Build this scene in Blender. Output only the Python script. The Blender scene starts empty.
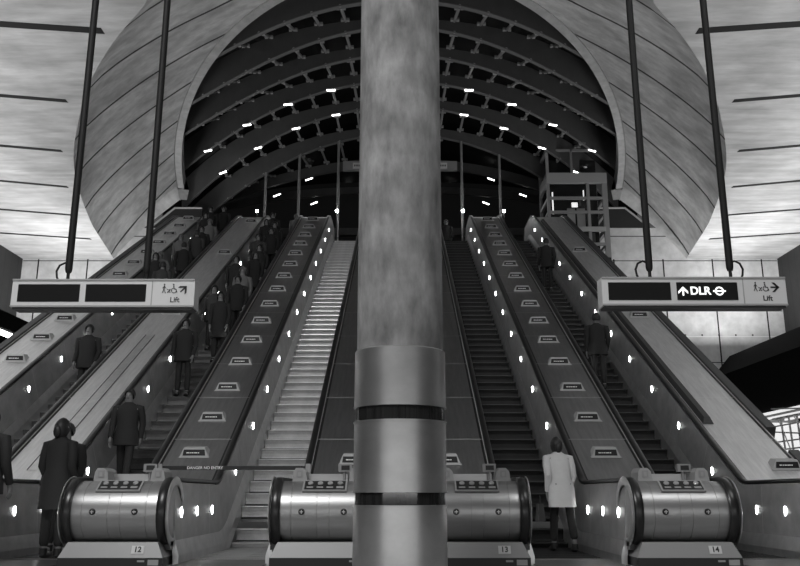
import bpy, bmesh, math, random
from mathutils import Vector, Matrix
random.seed(7)
C = bpy.context.scene.collection
R = math.radians
PITCH, FPX, EYE = R(14.2), 836.0, 0.79
CP, SP = math.cos(PITCH), math.sin(PITCH)

# ------------------------------------------------------------------ camera
cam = bpy.data.cameras.new('camera'); cam.sensor_width = 36; cam.lens = FPX/800*36
cam.clip_end = 300
co = bpy.data.objects.new('camera', cam); C.objects.link(co)
co.location = (0, 0, EYE); co.rotation_euler = (R(90)+PITCH, 0, 0)
bpy.context.scene.camera = co

def ray(u, v):
    a, b = (u-400)/FPX, (283-v)/FPX
    return Vector((a, CP - b*SP, SP + b*CP))
def at_y(u, v, Y):
    r = ray(u, v); k = Y/r.y
    return Vector((r.x*k, Y, EYE + r.z*k))
def at_z(u, v, z):
    r = ray(u, v); k = (z-EYE)/r.z
    return Vector((r.x*k, r.y*k, z))

# ------------------------------------------------------------------ materials
def mat(name, col, rough=0.5, metal=0.0, noise=0.0, scale=4.0, stretch=(1,1,1), bump=0.0, emit=0.0,
        lines=None, spots=0.0, spec=0.5):
    m = bpy.data.materials.new(name); m.use_nodes = True
    nt = m.node_tree; N = nt.nodes; L = nt.links
    b = N['Principled BSDF']
    b.inputs['Roughness'].default_value = rough; b.inputs['Metallic'].default_value = metal
    b.inputs['Specular IOR Level'].default_value = spec
    b.inputs['Base Color'].default_value = (col, col, col, 1)
    if emit:
        b.inputs['Emission Color'].default_value = (1,1,1,1); b.inputs['Emission Strength'].default_value = emit
    if noise or bump or lines or spots:
        tc = N.new('ShaderNodeTexCoord'); mp = N.new('ShaderNodeMapping'); mp.inputs['Scale'].default_value = stretch
        L.new(tc.outputs['Object'], mp.inputs['Vector'])
        nz = N.new('ShaderNodeTexNoise'); nz.inputs['Scale'].default_value = scale
        nz.inputs['Detail'].default_value = 8; nz.inputs['Roughness'].default_value = 0.62
        L.new(mp.outputs[0], nz.inputs['Vector'])
        mr = N.new('ShaderNodeMapRange')
        mr.inputs['From Min'].default_value = 0.3; mr.inputs['From Max'].default_value = 0.7
        mr.inputs['To Min'].default_value = col*(1-noise); mr.inputs['To Max'].default_value = col*(1+noise)
        L.new(nz.outputs[0], mr.inputs['Value'])
        out = mr.outputs[0]
        if spots:   # pits and pale scuffs with a shape of their own
            n2 = N.new('ShaderNodeTexNoise'); n2.inputs['Scale'].default_value = scale*0.35; n2.inputs['Detail'].default_value = 3
            L.new(tc.outputs['Object'], n2.inputs['Vector'])
            m2 = N.new('ShaderNodeMapRange'); m2.inputs['From Min'].default_value = 0.35; m2.inputs['From Max'].default_value = 0.65
            m2.inputs['To Min'].default_value = 1-spots; m2.inputs['To Max'].default_value = 1+spots
            L.new(n2.outputs[0], m2.inputs['Value'])
            mu = N.new('ShaderNodeMath'); mu.operation = 'MULTIPLY'
            L.new(out, mu.inputs[0]); L.new(m2.outputs[0], mu.inputs[1]); out = mu.outputs[0]
        if lines:   # list of (axis, period, offset, width, factor)
            sp = N.new('ShaderNodeSeparateXYZ'); L.new(tc.outputs['Object'], sp.inputs[0])
            for ax, per, off, w, fac in lines:
                ad = N.new('ShaderNodeMath'); ad.operation = 'SUBTRACT'; L.new(sp.outputs[ax], ad.inputs[0]); ad.inputs[1].default_value = off - per*50
                md = N.new('ShaderNodeMath'); md.operation = 'MODULO'; L.new(ad.outputs[0], md.inputs[0]); md.inputs[1].default_value = per
                lt = N.new('ShaderNodeMath'); lt.operation = 'LESS_THAN'; L.new(md.outputs[0], lt.inputs[0]); lt.inputs[1].default_value = w
                ml = N.new('ShaderNodeMapRange'); L.new(lt.outputs[0], ml.inputs['Value']); ml.inputs['To Min'].default_value = 1; ml.inputs['To Max'].default_value = fac
                mu = N.new('ShaderNodeMath'); mu.operation = 'MULTIPLY'; L.new(out, mu.inputs[0]); L.new(ml.outputs[0], mu.inputs[1]); out = mu.outputs[0]
        cb = N.new('ShaderNodeCombineColor')
        for i in range(3): L.new(out, cb.inputs[i])
        L.new(cb.outputs[0], b.inputs['Base Color'])
        if bump:
            bp = N.new('ShaderNodeBump'); bp.inputs['Strength'].default_value = bump; bp.inputs['Distance'].default_value = 0.02
            L.new(nz.outputs[0], bp.inputs['Height']); L.new(bp.outputs[0], b.inputs['Normal'])
    return m

M = dict(
 ceil = mat('board_marked_concrete', .50, .8, 0, .22, 2.2, (.35,1.6,1), .3, spots=.14),
 shell = mat('cast_concrete_panels', .64, .75, 0, .2, 2.5, (1,1,1), .25, spots=.2,
             lines=[(1, 3.0, 16.45, .15, .05)]),
 lip = mat('rim_concrete', .42, .7, 0, .2, 3),
 wall = mat('wall_concrete', .6, .8, 0, .15, 2.5, (1,1,1), .2, spots=.12),
 column = mat('column_concrete', .2, .8, 0, .45, 4.5, (1.3,1.3,.5), .6, spots=.3),
 joint = mat('joint_shadow', .015, .9), joint_l = mat('pale_joint', .8, .4, .3),
 steel = mat('brushed_steel', .50, .3, 1, .15, 5, (1,1,8), .03),
 clad = mat('column_cladding', .52, .36, .9, .12, 2.2, (1,1,1.5), .0, spots=.1),
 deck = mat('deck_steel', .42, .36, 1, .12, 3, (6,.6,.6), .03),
 deck_lit = mat('deck_steel_lit', .74, .42, .75, .12, 3, (6,.6,.6), .03),  # deck steel again, with the lit ceiling's reflection put into a paler colour
 panel = mat('balustrade_steel', .42, .38, .55, .2, 3, (1,1,1), .0),
 skirt = mat('skirt_steel', .72, .28, .85, .12, 5, (1,1,1), .0),
 drum = mat('newel_steel', .42, .36, .9, .08, 6, (.3,3,3), .0),
 rubber = mat('handrail_rubber', .012, .3, spec=.6),
 black = mat('black_paint', .015, .45), darkgrey = mat('dark_grey_paint', .05, .5),
 rod = mat('rod_paint', .008, .6, spec=.3),
 step = mat('step_aluminium', .52, .45, .7, .15, 6, (1,1,1), .05, lines=[(0, .018, 0, .008, .55)]),
 step_dark = mat('dark_step_metal', .03, .4, .6, .2, 5, (1,1,1), .05, lines=[(0, .018, 0, .008, .6)]),  # darker base colour than the other steps
 step_mid = mat('grey_step_metal', .16, .42, .7, .15, 6, (1,1,1), .05, lines=[(0, .018, 0, .008, .6)]),
 plate = mat('sign_plate', .34, .45), boxgrey = mat('sign_box_grey', .5, .4), face = mat('sign_face', .62, .5), screen = mat('sign_screen', .012, .2),
 white = mat('white_lettering', .9, .5), ink = mat('black_lettering', .01, .5),
 glyph = mat('lit_lettering', .9, .5, emit=.9),
 lens = mat('lens_light', 1, .4, emit=28), tube = mat('light_tube', 1, .4, emit=9), bulb = mat('bulb_glass', 1, .3, emit=90),
 rib = mat('rib_paint', .075, .5, 0, .1, 3), flange = mat('rib_flange', .15, .5), strut = mat('strut_metal', .34, .45, .2),
 glass = mat('night_glass', .003, .5, spec=.15), bandglass = mat('band_glass', .02, .08, 0, .5, 3, (9,9,.01)),
 floor = mat('floor_stone', .3, .35, 0, .15, 1.5, spots=.1), dwall = mat('dark_boarding', .02, .6, 0, .2, 3, lines=[(1, .6, 0, .04, .4)]),
 slabm = mat('dark_slab', .02, .7), fascia = mat('dark_fascia', .008, .9, spec=.08), alu = mat('pale_aluminium', .45, .4, .4),
 dimalu = mat('dull_aluminium', .3, .45, .3),
 liftglass = mat('lift_glass', .02, .1, 0, .3, 1),
 tubes = mat('white_tubes', .8, .4), glow = mat('lit_shop_panel', .8, .5, emit=.8),
 skin = mat('skin', .2, .5), hair = mat('dark_hair', .02, .45), fairhair = mat('light_hair', .2, .5), eye = mat('eye', .03, .2),
 cloth_b = mat('black_cloth', .018, .8), cloth_d = mat('charcoal_cloth', .045, .8), cloth_m = mat('grey_cloth', .16, .8), cloth_w = mat('pale_cloth', .72, .8, 0, .05, 8),
 shoe = mat('shoe_leather', .015, .4),
)

# ------------------------------------------------------------------ mesh builder
class MB:
    def __init__(s): s.v = []; s.f = []; s.m = []; s.sm = []
    def add(s, vs, fs, mi=0, smooth=False):
        o = len(s.v); s.v += [tuple(p) for p in vs]
        for f in fs: s.f.append(tuple(i+o for i in f)); s.m.append(mi); s.sm.append(smooth)
        return s
    def box(s, a, b, mi=0):
        x0,y0,z0 = a; x1,y1,z1 = b
        return s.add([(x0,y0,z0),(x1,y0,z0),(x1,y1,z0),(x0,y1,z0),(x0,y0,z1),(x1,y0,z1),(x1,y1,z1),(x0,y1,z1)],
              [(3,2,1,0),(4,5,6,7),(0,1,5,4),(1,2,6,5),(2,3,7,6),(3,0,4,7)], mi)
    def hexa(s, lo, hi, mi=0):   # two quads
        return s.add(list(lo)+list(hi), [(3,2,1,0),(4,5,6,7),(0,1,5,4),(1,2,6,5),(2,3,7,6),(3,0,4,7)], mi)
    def prism(s, poly, vec, mi=0):
        n = len(poly); vec = Vector(vec); P = [Vector(p) for p in poly]
        vs = P + [p+vec for p in P]
        fs = [tuple(range(n))[::-1], tuple(range(n, 2*n))] + [(i, (i+1)%n, n+(i+1)%n, n+i) for i in range(n)]
        return s.add(vs, fs, mi)
    def tube(s, pts, r, mi=0, n=10, flat=None, caps=True):
        P = [Vector(p) for p in pts]; rs = r if isinstance(r, (list, tuple)) else [r]*len(P)
        vs = []; up = None
        for i, p in enumerate(P):
            t = (P[min(i+1,len(P)-1)] - P[max(i-1,0)]).normalized()
            if up is None:
                up = Vector((0,0,1)) if abs(t.z) < .9 else Vector((0,1,0))
            a = t.cross(up).normalized(); b = a.cross(t).normalized(); up = b
            for k in range(n):
                q = 2*math.pi*k/n
                vs.append(p + a*math.cos(q)*rs[i] + b*math.sin(q)*rs[i]*(flat or 1))
        fs = []
        for i in range(len(P)-1):
            for k in range(n):
                fs.append((i*n+k, i*n+(k+1)%n, (i+1)*n+(k+1)%n, (i+1)*n+k))
        s.add(vs, fs, mi, True)
        if caps:
            s.add(vs[:n], [tuple(range(n))[::-1]], mi); s.add(vs[-n:], [tuple(range(n))], mi)
        return s
    def lathe(s, prof, c=(0,0,0), axis='z', n=32, mi=0, smooth=True):
        vs = []
        for r, h in prof:
            for k in range(n):
                q = 2*math.pi*k/n; a, b = r*math.cos(q), r*math.sin(q)
                vs.append(Vector(c) + Vector({'z':(a,b,h),'x':(h,a,b),'y':(a,h,b)}[axis]))
        fs = []
        for i in range(len(prof)-1):
            for k in range(n):
                fs.append((i*n+k, i*n+(k+1)%n, (i+1)*n+(k+1)%n, (i+1)*n+k))
        return s.add(vs, fs, mi, smooth)
    def sweep(s, sec, frames, mi=0, closed=True, caps=True, smooth=False):
        # sec: [(x,h)], frames: [(Y,z,ny,nz)]
        n = len(sec); vs = []
        for Y, z, ny, nz in frames:
            for x, h in sec: vs.append((x, Y+ny*h, z+nz*h))
        fs = []; m = n if closed else n-1
        for i in range(len(frames)-1):
            for k in range(m): fs.append((i*n+k, i*n+(k+1)%n, (i+1)*n+(k+1)%n, (i+1)*n+k))
        s.add(vs, fs, mi, smooth)
        if closed and caps:
            s.add(vs[:n], [tuple(range(n))[::-1]], mi); s.add(vs[-n:], [tuple(range(n))], mi)
        return s
    def ball(s, c, r, mi=0, n=12, sc=(1,1,1)):
        vs = []; fs = []; h = n//2
        for i in range(h+1):
            a = math.pi*i/h
            for k in range(n):
                q = 2*math.pi*k/n
                vs.append((c[0]+r*sc[0]*math.sin(a)*math.cos(q), c[1]+r*sc[1]*math.sin(a)*math.sin(q), c[2]+r*sc[2]*math.cos(a)))
        for i in range(h):
            for k in range(n): fs.append((i*n+k, (i+1)*n+k, (i+1)*n+(k+1)%n, i*n+(k+1)%n))
        return s.add(vs, fs, mi, True)
    def mesh(s, name, mats):
        me = bpy.data.meshes.new(name); me.from_pydata(s.v, [], s.f)
        for m in (mats if isinstance(mats, (list, tuple)) else [mats]): me.materials.append(m)
        for i, p in enumerate(me.polygons): p.material_index = s.m[i]; p.use_smooth = s.sm[i]
        bm = bmesh.new(); bm.from_mesh(me); bmesh.ops.remove_doubles(bm, verts=bm.verts, dist=1e-5)
        bmesh.ops.dissolve_degenerate(bm, edges=bm.edges, dist=1e-6)
        bmesh.ops.recalc_face_normals(bm, faces=bm.faces); bm.to_mesh(me); bm.free()
        if any(s.sm): me.set_sharp_from_angle(angle=R(38))
        return me
    def build(s, name, mats, parent=None):
        o = bpy.data.objects.new(name, s.mesh(name, mats)); C.objects.link(o)
        if parent is not None:
            o.parent = parent
            o.matrix_parent_inverse = parent_world(parent).inverted()
        return o
def parent_world(o):
    m = Matrix.Translation(o.location) @ o.rotation_euler.to_matrix().to_4x4()
    if o.parent is not None: m = parent_world(o.parent) @ o.matrix_parent_inverse @ m
    return m
def tag(o, label, cat, group=None, kind=None):
    o['label'] = label; o['category'] = cat
    if group: o['group'] = group
    if kind: o['kind'] = kind
    return o
def empty(name, loc, label, cat, group=None, rz=0):
    o = bpy.data.objects.new(name, None); C.objects.link(o); o.location = loc; o.rotation_euler = (0,0,rz)
    o.empty_display_size = .2
    return tag(o, label, cat, group)
def struct(mb, name, mats):
    o = mb.build(name, mats); o['kind'] = 'structure'; return o
def copy_tree(o, parent=None):
    c = o.copy(); C.objects.link(c)
    if parent is not None: c.parent = parent
    for ch in list(o.children): copy_tree(ch, c)
    return c
def text_mb(mb, s, size, place, depth=.004, mi=0, bold=0.0, align='CENTER'):
    cu = bpy.data.curves.new('lettering', 'FONT'); cu.body = s; cu.size = size; cu.align_x = align; cu.align_y = 'CENTER'
    cu.extrude = depth; cu.offset = bold
    o = bpy.data.objects.new('lettering', cu); C.objects.link(o)
    me = bpy.data.meshes.new_from_object(o.evaluated_get(bpy.context.evaluated_depsgraph_get()))
    mb.add([place @ v.co for v in me.vertices], [tuple(p.vertices) for p in me.polygons], mi)
    bpy.data.objects.remove(o); bpy.data.curves.remove(cu); bpy.data.meshes.remove(me)
FRONT = Matrix.Rotation(R(90), 4, 'X')
ORD = ['lowest', 'second', 'third', 'fourth', 'fifth', 'sixth', 'seventh', 'eighth', 'ninth', 'tenth', 'eleventh', 'twelfth', 'thirteenth', 'fourteenth', 'fifteenth', 'topmost', 'topmost']

# ------------------------------------------------------------------ escalator path
YB, HT = 13.0, 10.31
YT = YB + HT/math.tan(R(30))
def frames(y0=10.2, y1=32.3, rad=1.6, joints=()):
    T = rad*math.tan(R(15)); out = [(y0, 0, 0, 1)]
    for i in range(9):
        a = R(30)*i/8
        out.append((YB-T + rad*math.sin(a), rad*(1-math.cos(a)), -math.sin(a), math.cos(a)))
    p0 = out[-1]
    s0 = (YT - T*math.cos(R(30)), HT - T*math.sin(R(30)))
    for j in range(1, 24):
        k = j/24; out.append((p0[0]+(s0[0]-p0[0])*k, p0[1]+(s0[1]-p0[1])*k, -.5, math.cos(R(30))))
    for i in range(9):
        a = R(30)*(1-i/8)
        out.append((s0[0] + rad*(math.sin(R(30))-math.sin(a)), s0[1] + rad*(math.cos(a)-math.cos(R(30))), -math.sin(a), math.cos(a)))
    out.append((y1, HT, 0, 1))
    return out
FR = frames()
def slope_pt(Y, h):    # a point on the incline with horizontal position Y of the base line
    return (Y - .5*h, (Y-YB)*math.tan(R(30)) + .866*h)
DY, DZ, DR = 10.2, .60, .345      # newel centre and radius

RAIL_H = .965
def handrail_path():
    pts = []
    r = RAIL_H - DZ
    for i in range(15):                       # round the lower newel
        a = R(-75) - R(180-75)*0 ; a = R(255 - 165*i/14)   # from below to the top
        pts.append((DY + r*math.cos(a), DZ + r*math.sin(a)))
    for Y, z, ny, nz in FR[1:-1]: pts.append((Y+ny*RAIL_H, z+nz*RAIL_H))
    pts.append((32.3, HT+RAIL_H))
    for i in range(1, 9):
        a = R(90 - 170*i/8); pts.append((32.3 + r*math.cos(a), HT+DZ + r*math.sin(a)))
    return pts
HP = handrail_path()

def handrail(xc, parent):
    mb = MB(); n = len(HP); sec = []
    for k in range(12):
        q = 2*math.pi*k/12; c, s_ = math.cos(q), math.sin(q)
        sec.append((math.copysign(abs(c)**.6, c)*.052, math.copysign(abs(s_)**.8, s_)*.028))
    vs = []
    for i, (Y, z) in enumerate(HP):
        a, b = HP[max(i-1,0)], HP[min(i+1,n-1)]; ty, tz = b[0]-a[0], b[1]-a[1]; l = math.hypot(ty, tz); ty/=l; tz/=l
        for x, h in sec: vs.append((xc+x, Y - tz*h, z + ty*h))
    fs = [(i*12+k, i*12+(k+1)%12, (i+1)*12+(k+1)%12, (i+1)*12+k) for i in range(n-1) for k in range(12)]
    mb.add(vs, fs, 0, True); mb.add(vs[:12], [tuple(range(12))]); mb.add(vs[-12:], [tuple(range(12))])
    # rubber boot where the rail enters the plinth
    y, z = HP[0]
    mb.box((xc-.075, y-.03, z-.075), (xc+.075, y+.12, z+.015))
    return mb.build('handrail', M['rubber'], parent)

def step_mesh(name, m):
    mb = MB(); prof = [(0,0),(.0,-.012),(.012,-.02),(.03,-.08),(.034,-.14),(.03,-.2),(.05,-.24),(.36,-.24),(.36,0)]
    w = .5
    vs = [(-w,y,z) for y,z in prof] + [(w,y,z) for y,z in prof]; n = len(prof)
    mb.add(vs, [tuple(range(n)), tuple(range(n,2*n))[::-1]] + [(i,(i+1)%n,n+(i+1)%n,n+i) for i in range(n)])
    for i in range(28):    # tread cleats
        x = -w+.02+i*.0352; mb.box((x,.01,0),(x+.014,.35,.006))
    mb.box((-w,-.001,-.006),(w,.014,.0075),1)
    mb.box((-w,.005,-.2),(w,.034,-.165),2)
    return mb.mesh(name, [m, M['steel'] if m is M['step'] else M['darkgrey'], M['black']])

def lens_mesh():
    mb = MB(); mb.ball((0,0,0), .036, 0, 12, (.3,.75,1.75))
    return mb.mesh('balustrade_lamp', [M['lens'], M['steel']])
LENS = lens_mesh()
SB, SD, SM_ = step_mesh('step', M['step']), step_mesh('step', M['step_dark']), step_mesh('step', M['step_mid'])

def escalator(xc, stepm, label):
    root = empty('escalator', (xc, 10.2, 0), label, 'escalator', 'bank of escalators')
    for n in range(-6, 57):
        if n <= 0: Y, z = YB+.3464*n, .0
        elif n <= 51: Y, z = YB+.3464*n, .2*n
        else: Y, z = YB+.3464*n, HT
        z = min(z, HT)
        if n in (1, 2): z = (.07, .26)[n-1]
        o = bpy.data.objects.new('step', stepm); C.objects.link(o); o.location = (xc, Y, z+.004)
        o.parent = root; o.matrix_parent_inverse = parent_world(root).inverted()
    for s in (-1, 1):
        P = lambda x: xc + s*x
        mb = MB()    # inner panel: brushed wall that leans a little, with its round lower end
        sec = [(P(.60), .93), (P(.555), .26), (P(.575), .26), (P(.64), .93)]
        mb.sweep(sec, FR)
        cap = []
        for i in range(13):
            a = R(90 + 180*i/12); cap.append((P(.60 if math.sin(a) > 0 else .585), DY + .33*math.cos(a), DZ + .33*math.sin(a)))
        mb.prism(cap, (s*.04, 0, 0))
        jf = []
        for i in range(16):                    # panel joints
            Yj = 13.7 + i*1.45*.98 - .72 if i else 12.0
            base = (Yj, 0, 0, 1) if i == 0 else (Yj, (Yj-YB)*math.tan(R(30)), -.5, .866)
            if i and Yj > 30: break
            jf.append(base)
        for Y, z, ny, nz in jf:
            q = []
            for dy in (-.004, .004):
                for x, h in ((.594,.9),(.549,.27)): q.append((P(x)-s*.0015, Y+ny*h+dy, z+nz*h))
            mb.add([q[0], q[1], q[3], q[2]], [(0,1,2,3)], 1)
        pn = mb.build('balustrade_panel', [M['panel'], M['joint_l']], root)
        mb = MB()    # skirt: a ledge and the vertical board beside the steps
        sec = [(P(.555), .27), (P(.505), .10), (P(.505), -.12), (P(.56), -.12), (P(.59), .27)]
        mb.sweep(sec, FR[:-1] + [(32.0, HT, 0, 1)])
        mb.build('skirt_panel', M['skirt'], root)
        k = 0
        spots = [(10.5, .58), (11.3, .58), (12.2, .58)] + [slope_pt(14.1+1.45*i, .6) for i in range(12)]
        for Y, z in spots:
            o = bpy.data.objects.new('balustrade_lamp', LENS); C.objects.link(o)
            o.location = (P(.574), Y, z); o.scale = (s, 1, 1)
            o.parent = pn; o.matrix_parent_inverse = parent_world(pn).inverted()
        handrail(P(.65), root)
    mb = MB()
    mb.box((xc-.52, 9.5, .0), (xc+.52, 10.93, .012), 0)
    for i in range(30): mb.box((xc-.5+i*.034, 10.8, .012), (xc-.5+i*.034+.015, 10.95, .018), 1)
    mb.build('comb_plate', [M['step_mid'], M['steel']], root)
    mb = MB()
    mb.box((xc-.52, 32.62, HT-.03), (xc+.52, 33.3, HT+.012)); mb.build('comb_plate', M['step_mid'], root)
    mb = MB()
    mb.sweep([(xc-.6,-.27),(xc+.6,-.27),(xc+.6,-1.1),(xc-.6,-1.1)], [f for f in FR if f[1] > 1.2][:-1]+[(32.2,HT,0,1)])
    mb.build('truss_casing', M['darkgrey'], root)
    return root

EX = dict(A=-6.83, B=-4.45, C=-2.07, D=2.07, E=4.45)
escalator(EX['A'], SM_, 'crowded escalator at the far left of the bank, beside the pale sign deck')
escalator(EX['B'], SM_, 'second escalator from the left, full of people in dark clothes')
escalator(EX['C'], SB, 'empty stopped escalator with bright grey steps just left of the column')
escalator(EX['D'], SD, 'dark empty escalator immediately right of the column')
escalator(EX['E'], SD, 'rightmost dark escalator, between the button drum and the plain outer deck')

# ------------------------------------------------------------------ decks between the escalators
def deck(x0, x1, label, pm, newels=(), outer=None, joints=True, strip=False):
    root = empty('escalator_deck', ((x0+x1)/2, 10.2, 0), label, 'deck', 'decks between the escalators')
    mb = MB(); mb.sweep([(x0,.93),(x1,.93),(x1,.89),(x0,.89)], FR)
    for s, x in ((1,x0),(-1,x1)):   # bright bead and black gap beside each rail
        mb.sweep([(x+s*.0,.945),(x+s*.018,.945),(x+s*.018,.93),(x,.93)], FR, 1)
        mb.sweep([(x+s*.018,.932),(x+s*.06,.932),(x+s*.06,.9305),(x+s*.018,.9305)], FR, 2)
    if joints:
        for i in range(12):
            Yj = 14.5 + i*1.48
            if Yj > 30.5: break
            for k, (a, b) in enumerate(((0,.012),)):
                mb.add([(x0+.03, *(slope_pt(Yj+a,.9325))), (x1-.03, *(slope_pt(Yj+a,.9325))), (x1-.03, *(slope_pt(Yj+b,.9325))), (x0+.03, *(slope_pt(Yj+b,.9325)))], [(0,1,2,3)], 1)
    pl = mb.build('deck_plate', [pm, M['joint_l'], M['rubber']], root)
    mb = MB()      # closed sides below the deck plate
    mb.sweep([(x0+.02,.89),(x1-.02,.89),(x1-.02,-.4),(x0+.02,-.4)], [(10.3,.42,0,1)]*0 + [f for f in FR if f[1] > .45])
    mb.box((x0+.02, 10.35, .02), (x1-.02, 13.2, .89))
    mb.build('deck_casing', M['darkgrey'], root)
    if strip:
        mb = MB(); xs = x0 + (x1-x0)*.42
        mb.add([(xs, *slope_pt(13.6,.936)), (xs+.2, *slope_pt(13.6,.936)), (xs+.2, *slope_pt(19.0,.936)), (xs, *slope_pt(19.0,.936))], [(0,1,2,3)])
        for e in (0, .2):
            mb.tube([(xs+e, *slope_pt(13.6,.938)), (xs+e, *slope_pt(19.0,.938))], .006, 1, 6)
        mb.build('cover_strip', [M['skirt'], M['joint']], root)
    for (a, b, number) in newels: newel(root, a, b, number)
    if outer:
        s = outer; xe = x0 if s < 0 else x1
        mb = MB(); mb.sweep([(xe,.99),(xe+s*.16,.99),(xe+s*.16,-.9),(xe,-.9)], [f for f in FR if f[1] > .9])
        mb.sweep([(xe,.99),(xe+s*.16,.99),(xe+s*.16,.05),(xe,.05)], [f for f in FR if f[1] <= .95])
        mb.build('edge_band', M['darkgrey'], root)
    return root

def newel(root, a, b, number):
    c = (a+b)/2
    mb = MB()
    prof = [(.0,a+.005),(DR-.05,a+.005),(DR-.005,a+.03),(DR,a+.05),(DR,a+.2),(DR-.004,a+.203),(DR-.004,a+.209),(DR,a+.212)]
    prof += [(DR,c-.075),(DR-.004,c-.073),(DR-.004,c-.067),(DR,c-.065),(DR,c+.065),(DR-.004,c+.067),(DR-.004,c+.073),(DR,c+.075)]
    prof += [(DR,b-.212),(DR-.004,b-.209),(DR-.004,b-.203),(DR,b-.2),(DR,b-.05),(DR-.005,b-.03),(DR-.05,b-.005),(0,b-.005)]
    mb.lathe(prof, (0,DY,DZ), 'x', 48)
    mb.box((a+.06, DY-.001, DZ+.2), (b-.06, DY+.4, .925))
    mb.build('newel_drum', M['drum'], root)
    for x in (a+.03, b-.03):            # bright guide discs outside the rails
        s = -1 if x < c else 1
        mb = MB(); mb.lathe([(.0,x+s*.06),(.40,x+s*.06),(.415,x+s*.05),(.415,x+s*.035),(.0,x+s*.035)] if False else
                            [(.30,x+s*.075),(.395,x+s*.075),(.402,x+s*.069),(.395,x+s*.063),(.30,x+s*.063)], (0,DY,DZ), 'x', 40)
        mb.build('guide_ring', M['skirt'], root)
    mb = MB()                          # plinth, sloping shelf and black kick
    mb.hexa([(a-.02,9.86,.0),(b+.02,9.86,0),(b+.02,10.5,0),(a-.02,10.5,0)], [(a-.02,9.86,.10),(b+.02,9.86,.10),(b+.02,10.5,.10),(a-.02,10.5,.10)], 1)
    mb.hexa([(a-.02,9.86,.10),(b+.02,9.86,.10),(b+.02,10.5,.10),(a-.02,10.5,.10)], [(a+.06,9.92,.265),(b-.06,9.92,.265),(b-.06,10.5,.265),(a+.06,10.5,.265)], 0)
    mb.box((b-.26,9.852,.055),(b-.18,9.861,.075),2); mb.box((b-.14,9.852,.02),(b-.02,9.861,.08),2)
    mb.build('plinth', [M['dimalu'], M['black'], M['plate']], root)
    if number:
        mb = MB(); mb.box((b-.34,-.004,-.045),(b-.20,.004,.045)); 
        T = Matrix.Translation((0,9.888,.185)) @ Matrix.Rotation(R(-20),4,'X')
        mb.v = [tuple(T @ Vector(v)) for v in mb.v]
        text_mb(mb, number, .085, T @ Matrix.Translation((b-.27,-.006,0)) @ FRONT, .002, 1, .002)
        mb.build('number_plate', [M['face'], M['ink']], root)
    # button panel lying on the front upper quarter of the drum
    T = Matrix.Translation((c+.01,DY,DZ)) @ Matrix.Rotation(R(36),4,'X') @ Matrix.Translation((0,-.0,DR+.012)) 
    mb = MB(); mb.box((-.255,-.10,-.02),(.255,.10,.006),0); mb.box((-.235,-.082,.006),(.235,.082,.009),1)
    mb.v = [tuple(T @ Vector(v)) for v in mb.v]
    pn = mb.build('control_panel', [M['plate'], M['black']], root)
    for i in range(4):
        mb = MB(); x = -.17+i*.115
        mb.lathe([(.0,.026),(.026,.026),(.032,.02),(.032,.009)], (x,.03,0), 'z', 16)
        if i < 3: mb.box((x-.04,-.055,.009),(x+.035,-.03,.012),1)
        else: mb.box((x-.04,-.06,.009),(x+.04,-.025,.012),1)
        mb.v = [tuple(T @ Vector(v)) for v in mb.v]
        mb.build('button', [M['skirt'] if i == 3 else M['plate'], M['plate']], pn)
    for x in (c-.24, c+.24):           # round key locks with a cross
        mb = MB(); yf = DY-DR
        mb.lathe([(.0,-.018),(.03,-.018),(.036,-.01),(.036,.01)], (x,yf,DZ-.0), 'y', 18)
        mb.box((x-.02,yf-.022,DZ-.004),(x+.02,yf-.018,DZ+.004),1); mb.box((x-.004,yf-.022,DZ-.02),(x+.004,yf-.018,DZ+.02),1)
        mb.build('key_lock', [M['black'], M['steel']], root)
    # sensor heads standing on top of the drum
    for sx, side in ((c-.32,-1),(c+.36,1)):
        mb = MB()
        mb.prism([(sx-.09,10.28,.93),(sx+.09,10.28,.93),(sx+.07,10.28,1.06),(sx+.03,10.28,1.10),(sx-.05,10.28,1.10),(sx-.08,10.28,1.05)], (0,.34,0), 0)
        mb.box((sx-.04,10.272,.99),(sx+.035,10.281,1.07),1)
        mb.box((sx-.018,10.268,1.0),(sx+.014,10.273,1.05),0)
        mb.build('sensor_head', [M['plate'], M['dimalu']], root)
    mb = MB(); mb.box((c+.13,10.45,1.06),(c+.29,10.52,1.155)); mb.box((c+.165,10.443,1.08),(c+.265,10.451,1.135),1); mb.tube([(c+.2,10.49,.93),(c+.2,10.49,1.07)], .018, 0)
    mb.box((c-.25,10.5,.93),(c+.24,10.53,1.035),2)
    mb.build('indicator_box', [M['dimalu'], M['black'], M['drum']], root)

deck(-8.50, -7.52, 'pale outer deck at the far left carrying a row of sign boxes', M['deck_lit'], outer=-1)
deck(-6.14, -5.14, 'plain light deck between the two crowded escalators on the left', M['deck_lit'], strip=True)
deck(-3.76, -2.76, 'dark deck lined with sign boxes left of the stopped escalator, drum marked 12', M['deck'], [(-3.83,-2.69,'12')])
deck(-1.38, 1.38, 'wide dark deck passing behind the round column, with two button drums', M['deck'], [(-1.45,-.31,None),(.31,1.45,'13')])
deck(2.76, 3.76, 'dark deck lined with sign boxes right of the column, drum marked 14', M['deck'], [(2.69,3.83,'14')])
rd = deck(5.14, 6.20, 'plain light outer deck at the right with few signs and a wedge guard', M['deck_lit'], outer=1)
mb = MB()
for Ya, Yb_ in ((15.0, 30.0),):
    mb.hexa([(5.22,*slope_pt(Ya,.935)),(5.40,*slope_pt(Ya,.935)),(5.36,*slope_pt(Yb_,.935)),(5.22,*slope_pt(Yb_,.935))],
            [(5.26,*slope_pt(Ya+.1,1.02)),(5.36,*slope_pt(Ya+.1,1.02)),(5.33,*slope_pt(Yb_,1.02)),(5.26,*slope_pt(Yb_,1.02))], 0)
mb.build('wedge_guard', M['darkgrey'], rd)

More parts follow.
